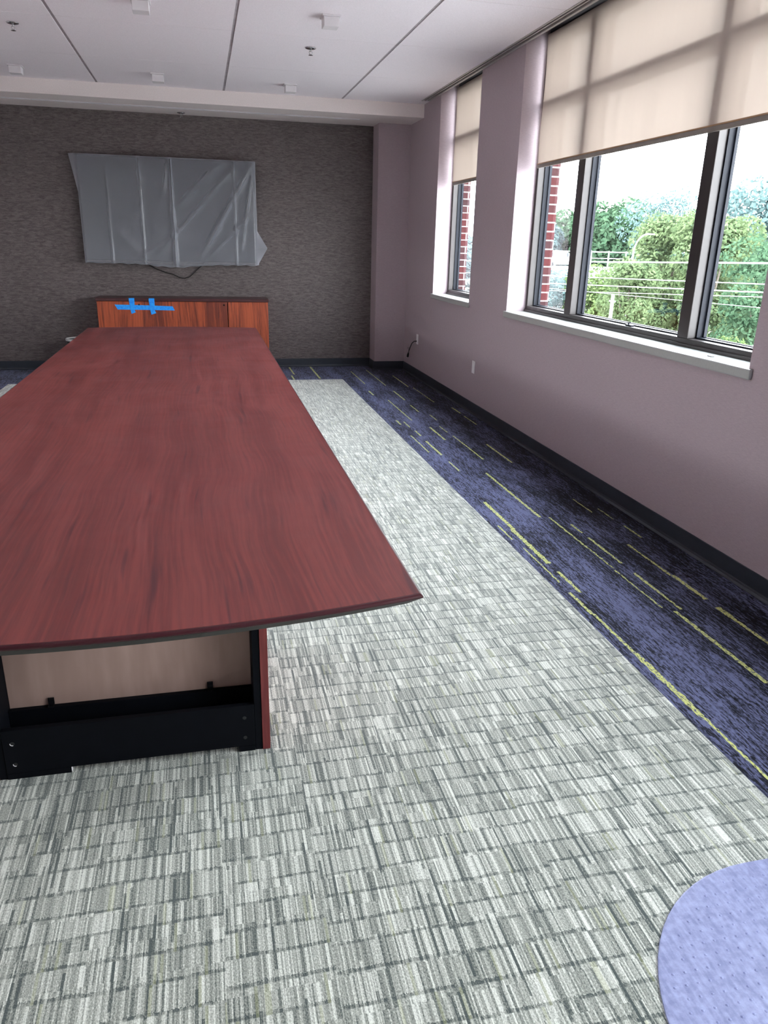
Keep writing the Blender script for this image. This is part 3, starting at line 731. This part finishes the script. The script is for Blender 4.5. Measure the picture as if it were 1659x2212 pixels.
cb = thing('hanging_lead', 'short dark lead with bright connector ends dangling from the outlet', 'cable', (WX, 8.72, 0.41))
bm = bmesh.new(); bm_tube(bm, [(-0.008, 0.0, 0.015), (-0.035, 0.02, 0.012), (-0.050, 0.06, -0.015), (-0.050, 0.13, -0.065), (-0.046, 0.20, -0.115), (-0.043, 0.235, -0.150)], 0.006, 10); obj('cord', bm, M['rubber'], cb, True)
bm = bmesh.new(); bm_tube(bm, [(-0.043, 0.235, -0.150), (-0.040, 0.27, -0.185), (-0.038, 0.285, -0.205)], [0.008, 0.013, 0.014], 12); obj('plug', bm, M['rubber'], cb, True)
bm = bmesh.new(); bm_tube(bm, [(-0.038, 0.285, -0.205), (-0.037, 0.29, -0.212)], 0.0145, 12); obj('plug_face', bm, M['white_plastic'], cb, True)
bm = bmesh.new(); bm_tube(bm, [(-0.048, 0.175, -0.098), (-0.052, 0.215, -0.088)], 0.010, 12); obj('side_connector', bm, M['chrome'], cb, True)
bm = bmesh.new(); bm_box(bm, (-0.008, -0.02, 0.0), (0.008, 0.02, 0.004), 0.0015)
tag(obj('sill_clip', bm, M['bin_grey'], None, loc=(2.50, 3.40, SILL)), 'tiny grey clip lying on the sill of the large window', 'clip')

# ------------------------------------------------------------------ chair mat
cm = thing('chair_mat', 'frosted lilac chair mat with rounded corner on the green carpet', 'chair mat', (1.55, 0.60, 0))
x0, x1, y0, y1, r = -0.71, 0.75, -0.90, 0.685, 0.46
poly = []
for (cx_, cy_, a0) in ((x1 - r, y1 - r, 0), (x0 + r, y1 - r, 90), (x0 + r, y0 + r, 180), (x1 - r, y0 + r, 270)):
    for k in range(17):
        a = R(a0 + 90 * k / 16); poly.append((cx_ + r*math.cos(a), cy_ + r*math.sin(a)))
bm = bmesh.new()
def inset(p, d):
    return [(px * (1 - d / 0.73), py * (1 - d / 0.79)) for px, py in p]
lv = [(poly, 0.002), (inset(poly, 0.001), 0.0045), (inset(poly, 0.004), 0.005)]
rg = [[bm.verts.new((px, py, z)) for px, py in pp] for pp, z in lv]
for a, b in zip(rg, rg[1:]):
    for k in range(len(a)): bm.faces.new((a[k], a[(k+1) % len(a)], b[(k+1) % len(a)], b[k]))
bm.faces.new(rg[-1])
obj('mat_sheet', bm, M['mat'], cm)
bm = bmesh.new()
for i in range(-24, 26):
    for j in range(-30, 24):
        px, py = i * 0.029 + (j % 2) * 0.0145, j * 0.029
        if (px < x0 + .03) or (py > y1 - .03) or px > 0.30: continue
        if px < x0 + r and py > y1 - r and math.hypot(px - x0 - r, py - y1 + r) > r - 0.03: continue
        if py < -0.25: continue
        vs = [bm.verts.new((px + 0.0040*math.cos(a), py + 0.0040*math.sin(a), 0.0049)) for a in [2*PI*k/6 for k in range(6)]]
        tp = bm.verts.new((px, py, 0.0082))
        for k in range(6): bm.faces.new((vs[k], vs[(k+1) % 6], tp))
o = obj('stud_pattern', bm, M['mat'], cm, True); o['kind'] = 'stuff'

# ------------------------------------------------------------------ outside
GZ = -5.0
struct(box('ground', (-160, -100, GZ - 0.3), (420, 420, GZ), M['concrete']))
def at(az, dist, z=GZ):
    return (dist * math.sin(R(az)), dist * math.cos(R(az)), z)
def tree(label, az, dist, h, rx, leaf, n=5200, low=0.25, size=0.24, blobs=16, name='leafy_tree', sparse=1.0, trunk=True):
    t_ = thing(name, label, 'tree' if trunk else 'bush', at(az, dist), 'trees outside the windows' if trunk else 'bushes outside the windows')
    rn = random.Random(int(az * 131 + dist * 7)); bl = []
    for k in range(blobs):
        a = rn.uniform(0, 2*PI); rr = rx * math.sqrt(rn.random()) * 0.72; zz = h * (low + (0.90 - low) * rn.random())
        k_ = 1 - 0.55 * max(0, (zz / h - 0.6) / 0.4)
        bl.append((rr * math.cos(a) * k_, rr * math.sin(a) * k_, zz, rx * rn.uniform(0.28, 0.46)))
    verts = []; faces = []; size *= 0.70; n = int(n * 1.6)
    for k in range(n):
        bx, by, bz, br_ = bl[rn.randrange(len(bl))]
        d_ = Vector((rn.gauss(0, 1), rn.gauss(0, 1), rn.gauss(0, 1))).normalized() * br_ * (0.80 + 0.22 * rn.random()) * sparse
        c = Vector((bx, by, bz)) + Vector((d_.x, d_.y, d_.z * 0.85))
        if c.z < 0.1: c.z = 0.1 + rn.random() * 0.3
        nn = (d_.normalized() + Vector((rn.gauss(0, .6), rn.gauss(0, .6), rn.gauss(0, .6) + 0.4))).normalized()
        u = nn.orthogonal().normalized(); u.rotate(Matrix.Rotation(rn.uniform(0, 2*PI), 3, nn)); w = nn.cross(u)
        s_ = size * rn.uniform(0.6, 1.3); i = len(verts)
        verts += [c + u*s_, c + w*s_*0.55, c - u*s_, c - w*s_*0.55]
        faces.append((i, i+1, i+2, i+3))
    me = bpy.data.meshes.new('crown'); me.from_pydata([tuple(v) for v in verts], [], faces); me.materials.append(LEAF[leaf])
    o = bpy.data.objects.new('crown', me); C.objects.link(o); o.parent = t_
    if trunk:
        bm = bmesh.new(); bm_tube(bm, [(0, 0, 0), (0.05*rx, 0, h*0.3), (0, 0.03*rx, h*0.65)], [0.05*h*0.5, 0.035*h*0.5, 0.01*h], 10)
        for k in range(5):
            b = bl[k]; bm_tube(bm, [(0, 0, h * (0.2 + 0.06*k)), (b[0]*0.5, b[1]*0.5, (h*0.25 + b[2])*0.5), (b[0], b[1], b[2])], [0.012*h, 0.008*h, 0.003*h], 6)
        obj('trunk', bm, M['bark'], t_, True)
    return t_
tree('dense rounded green tree behind the street lamp, tallest in the middle pane', 29.5, 108, 11.4, 7.8, 'green', 11000, 0.1, 0.50, 28)
tree('dark green tree left of the dense rounded one, beside the window mullion', 26.7, 118, 11.0, 7.4, 'green', 9000, 0.1, 0.50, 26)
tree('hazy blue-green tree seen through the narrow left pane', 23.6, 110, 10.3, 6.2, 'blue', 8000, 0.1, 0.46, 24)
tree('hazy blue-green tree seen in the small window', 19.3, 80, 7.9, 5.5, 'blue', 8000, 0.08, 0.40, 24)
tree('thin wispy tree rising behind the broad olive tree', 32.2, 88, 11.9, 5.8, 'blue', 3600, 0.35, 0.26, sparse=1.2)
tree('broad olive green tree in front, filling the middle pane', 33.1, 46, 8.6, 3.0, 'olive', 11000, 0.03, 0.17, 30)
tree('olive green tree at the left of the right-hand pane', 35.6, 44, 8.6, 3.0, 'olive', 10000, 0.03, 0.17, 28)
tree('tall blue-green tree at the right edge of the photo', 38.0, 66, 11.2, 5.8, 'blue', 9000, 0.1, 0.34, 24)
tree('bright green tree low at the right edge of the right-hand pane', 39.4, 40, 7.6, 3.3, 'green', 7000, 0.04, 0.16, 18)
tree('yellow-green tree behind the utility pole, below the railing', 28.0, 58, 5.0, 4.2, 'lime', 6000, 0.05, 0.20, 16)
tree('lower olive tree hiding the foot of the street lamp', 30.5, 38, 6.2, 1.9, 'olive', 6500, 0.03, 0.14, 22)
tree('round mid-green tree behind the broad olive tree, low in the middle pane', 33.4, 64, 6.6, 4.6, 'green', 7000, 0.03, 0.22, 22)
tree('round mid-green tree behind the olive tree of the right-hand pane', 37.0, 58, 7.0, 4.4, 'green', 7000, 0.03, 0.22, 22)
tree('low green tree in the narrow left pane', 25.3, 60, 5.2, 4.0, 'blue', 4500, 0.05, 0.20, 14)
tree('small green bush at the foot of the right mullion', 32.6, 31, 2.7, 1.7, 'lime', 2600, 0.05, 0.11, 10, 'leafy_bush', trunk=False)
tree('yellow flowering bush at the bottom of the middle pane', 31.7, 26.5, 1.5, 0.9, 'lime', 1800, 0.05, 0.08, 8, 'leafy_bush', trunk=False)
tree('bright bush low in the right-hand pane', 37.3, 33, 3.0, 2.0, 'lime', 3000, 0.05, 0.12, 10, 'leafy_bush', trunk=False)
tree('pale plumed grass clump at the bottom of the narrow left pane', 25.7, 33, 2.9, 2.0, 'pale', 3500, 0.05, 0.11, 10, 'grass_clump', trunk=False)
tree('pale shrub at the bottom left of the middle pane', 28.2, 34, 1.6, 1.5, 'pale', 1800, 0.05, 0.10, 8, 'leafy_bush', trunk=False)
tree('pale shrub at the bottom of the right-hand pane', 36.2, 24, 1.6, 1.3, 'pale', 2000, 0.05, 0.09, 8, 'leafy_bush', trunk=False)
tree('low blue-green bush in the small window', 19.6, 45, 4.3, 3.2, 'pale', 3500, 0.05, 0.15, 12, 'leafy_bush', trunk=False)

# utility pole with its wires
px, py, _ = at(29.35, 36)
up = thing('utility_pole', 'pale utility pole standing behind the middle pane of the large window', 'pole', (px, py, GZ))
bm = bmesh.new(); bm_tube(bm, [(0, 0, 0), (0, 0, 4.6)], [0.09, 0.07], 12); obj('shaft', bm, M['pale_metal'], up, True)
box('crossarm', (-0.03, -0.25, 4.30), (0.03, 0.25, 4.36), M['pale_metal'], up, 0.01)
def wire(label, za, zb, r, dist=30.0):
    # runs parallel to the facade, za at the far end, zb near the viewer
    x_ = 18.0
    bm = bmesh.new(); pts = []
    for k in range(41):
        u = k / 40; pts.append((x_ + 0.2 * math.sin(PI*u), 60 - 66*u, za + (zb - za)*u - 0.0 * math.sin(PI*u)))
    bm_tube(bm, pts, r, 6); tag(obj('overhead_wire', bm, M['wire'], None, True), label, 'wire', 'overhead wires outside the windows')
wire('thick pale overhead wire, highest of those outside the windows', 0.31, 1.86, 0.030)
wire('overhead wire just below the highest thick one', -0.50, 1.31, 0.018)
wire('overhead wire crossing in front of the trees, middle height', -1.03, 1.25, 0.022)
wire('thin lower overhead wire in front of the trees', -1.70, 1.50, 0.012)
wire('lowest thin overhead wire outside the windows', -0.98, 0.34, 0.010)
# street lamp
px, py, _ = at(30.35, 41.5)
sl = thing('street_lamp', 'pale street lamp with a curved arm beside the olive tree', 'street lamp', (px, py, GZ))
bm = bmesh.new(); pts = [(0, 0, 0), (0, 0, 6.35)]
for k in range(1, 9):
    a = R(90 * k / 8); pts.append((0.55 * (1 - math.cos(a)), -0.3 * (1 - math.cos(a)), 6.35 + 0.9 * math.sin(a)))
bm_tube(bm, pts, [0.045] * 2 + [0.036] * 8, 10); obj('curved_post', bm, M['pale_metal'], sl, True)
box('lamp_head', (0.50, -0.38, 7.20), (0.85, -0.24, 7.27), M['pale_metal'], sl, 0.04)
# railing of a raised roadway and a car
px, py, _ = at(28.2, 84)
rl = thing('road_railing', 'pale horizontal railing of the raised roadway below the far trees', 'railing', (px, py, GZ))
bm = bmesh.new(); bm_box(bm, (-9, -0.05, 6.15), (5, 0.05, 6.25)); obj('top_rail', bm, M['pale_metal'], rl)
bm = bmesh.new(); bm_box(bm, (-9, -0.05, 5.55), (5, 0.05, 5.62)); obj('lower_rail', bm, M['pale_metal'], rl)
for k in range(8):
    bm = bmesh.new(); bm_box(bm, (-8.9 + k * 1.95, -0.05, 4.6), (-8.8 + k * 1.95, 0.05, 6.3)); obj('post', bm, M['pale_metal'], rl)
bm = bmesh.new(); bm_box(bm, (-9, 0.2, 0), (5, 7.5, 4.6)); obj('embankment', bm, M['pale_wall'], rl)
px, py, _ = at(27.9, 80)
car = thing('parked_car', 'white car on the raised roadway behind the railing', 'car', (px - 0.6, py + 6.8, GZ + 4.6))
bm = bmesh.new(); prof = [(-2.2, .25), (2.2, .25), (2.25, .75), (1.9, .95), (1.1, 1.05), (.5, 1.5), (-1.1, 1.55), (-1.9, 1.1), (-2.2, .95)]
A = [bm.verts.new((a, -.85, b)) for a, b in prof]; B = [bm.verts.new((a, .85, b)) for a, b in prof]
bm.faces.new(A); bm.faces.new(B[::-1])
for i in range(len(prof)):
    j = (i + 1) % len(prof); bm.faces.new((A[i], B[i], B[j], A[j]))
obj('car_body', bm, M['car_white'], car)
box('side_window', (-1.3, -0.87, 1.05), (0.6, -0.851, 1.42), M['car_glass'], car)
for sx in (-1.35, 1.4):
    bm = bmesh.new(); bm_tube(bm, [(sx, -0.9, 0.33), (sx, -0.7, 0.33)], 0.33, 18); obj('wheel', bm, M['rubber'], car)
# low pale buildings
def house(label, az, dist, w, d_, h):
    px, py, _ = at(az, dist)
    hs = thing('low_building', label, 'building', (px, py, GZ), 'low pale buildings outside')
    bm = bmesh.new(); bm_box(bm, (-w/2, -d_/2, 0), (w/2, d_/2, h)); obj('wall', bm, M['pale_wall'], hs)
    bm = bmesh.new(); bm_box(bm, (-w/2 - .15, -d_/2 - .15, h), (w/2 + .15, d_/2 + .15, h + 0.15)); obj('roof', bm, M['concrete'], hs)
    for k in range(3):
        bm = bmesh.new(); xw = -w/2 + (k + 0.5) * w / 3; bm_box(bm, (xw - .35, -d_/2 - .02, h*0.45), (xw + .35, -d_/2, h*0.72)); obj('window', bm, M['car_glass'], hs)
house('long low white building at the foot of the middle pane', 29.8, 42, 5.5, 3.0, 1.25)
house('low white shed at the left of the middle pane', 27.6, 46, 3.0, 2.4, 1.3)

# ------------------------------------------------------------------ daylight
w = bpy.data.worlds.new('World'); sc.world = w; w.use_nodes = True
nt = w.node_tree; bgn = nt.nodes['Background']
tc = nt.nodes.new('ShaderNodeTexCoord'); sp = nt.nodes.new('ShaderNodeSeparateXYZ'); nt.links.new(tc.outputs['Generated'], sp.inputs[0])
mr = nt.nodes.new('ShaderNodeMapRange'); nt.links.new(sp.outputs[2], mr.inputs[0]); mr.inputs[1].default_value = -0.1; mr.inputs[2].default_value = 0.9
mxn = nt.nodes.new('ShaderNodeMix'); mxn.data_type = 'RGBA'; nt.links.new(mr.outputs[0], mxn.inputs[0])
mxn.inputs[6].default_value = (0.97, 0.99, 1.0, 1); mxn.inputs[7].default_value = (0.84, 0.92, 1.0, 1)
nt.links.new(mxn.outputs[2], bgn.inputs[0]); bgn.inputs[1].default_value = 28.0
for k, (a, b) in enumerate(OPEN + [(LY0, LY1)]):
    L = bpy.data.lights.new('window_daylight', 'AREA'); L.shape = 'RECTANGLE'; L.size = ZC - SILL + 0.1; L.size_y = b - a; L.energy = 1.0
    L.cycles.is_portal = True
    o = bpy.data.objects.new('window_daylight', L); C.objects.link(o)
    o.location = (2.83 if k < 3 else WL - 0.36, (a + b) / 2, (ZC + SILL) / 2); o.rotation_euler = (0, R(90 if k < 3 else -90), 0)

# ------------------------------------------------------------------ camera
cam = bpy.data.cameras.new('camera'); co = bpy.data.objects.new('camera', cam); C.objects.link(co)
yaw, pitch, roll, f = 0.2345, -0.3428, 0.0254, 1625.9
fwd = Vector((math.sin(yaw), math.cos(yaw), 0)); rt = Vector((math.cos(yaw), -math.sin(yaw), 0)); up_ = Vector((0, 0, 1))
f2 = fwd * math.cos(pitch) + up_ * math.sin(pitch); u2 = -fwd * math.sin(pitch) + up_ * math.cos(pitch)
r3 = rt * math.cos(roll) + u2 * math.sin(roll); u3 = -rt * math.sin(roll) + u2 * math.cos(roll)
co.matrix_world = Matrix(((r3.x, u3.x, -f2.x, 0.0), (r3.y, u3.y, -f2.y, 0.0), (r3.z, u3.z, -f2.z, 1.5034), (0, 0, 0, 1)))
cam.sensor_fit = 'VERTICAL'; cam.sensor_height = 36.0; cam.lens = f / 2212 * 36.0
cam.clip_start = 0.05; cam.clip_end = 1000
sc.camera = co
sc.view_settings.view_transform = 'Standard'; sc.view_settings.look = 'None'
sc.view_settings.gamma = 1.0; sc.view_settings.exposure = 0.0; sc.view_settings.use_curve_mapping = False
cy = sc.cycles
cy.max_bounces = 8; cy.diffuse_bounces = 5; cy.glossy_bounces = 3; cy.transmission_bounces = 4; cy.transparent_max_bounces = 8
cy.use_adaptive_sampling = True; cy.adaptive_threshold = 0.08; cy.adaptive_min_samples = 16
cy.use_denoising = True; cy.sample_clamp_indirect = 8.0; cy.caustics_reflective = False; cy.caustics_refractive = False
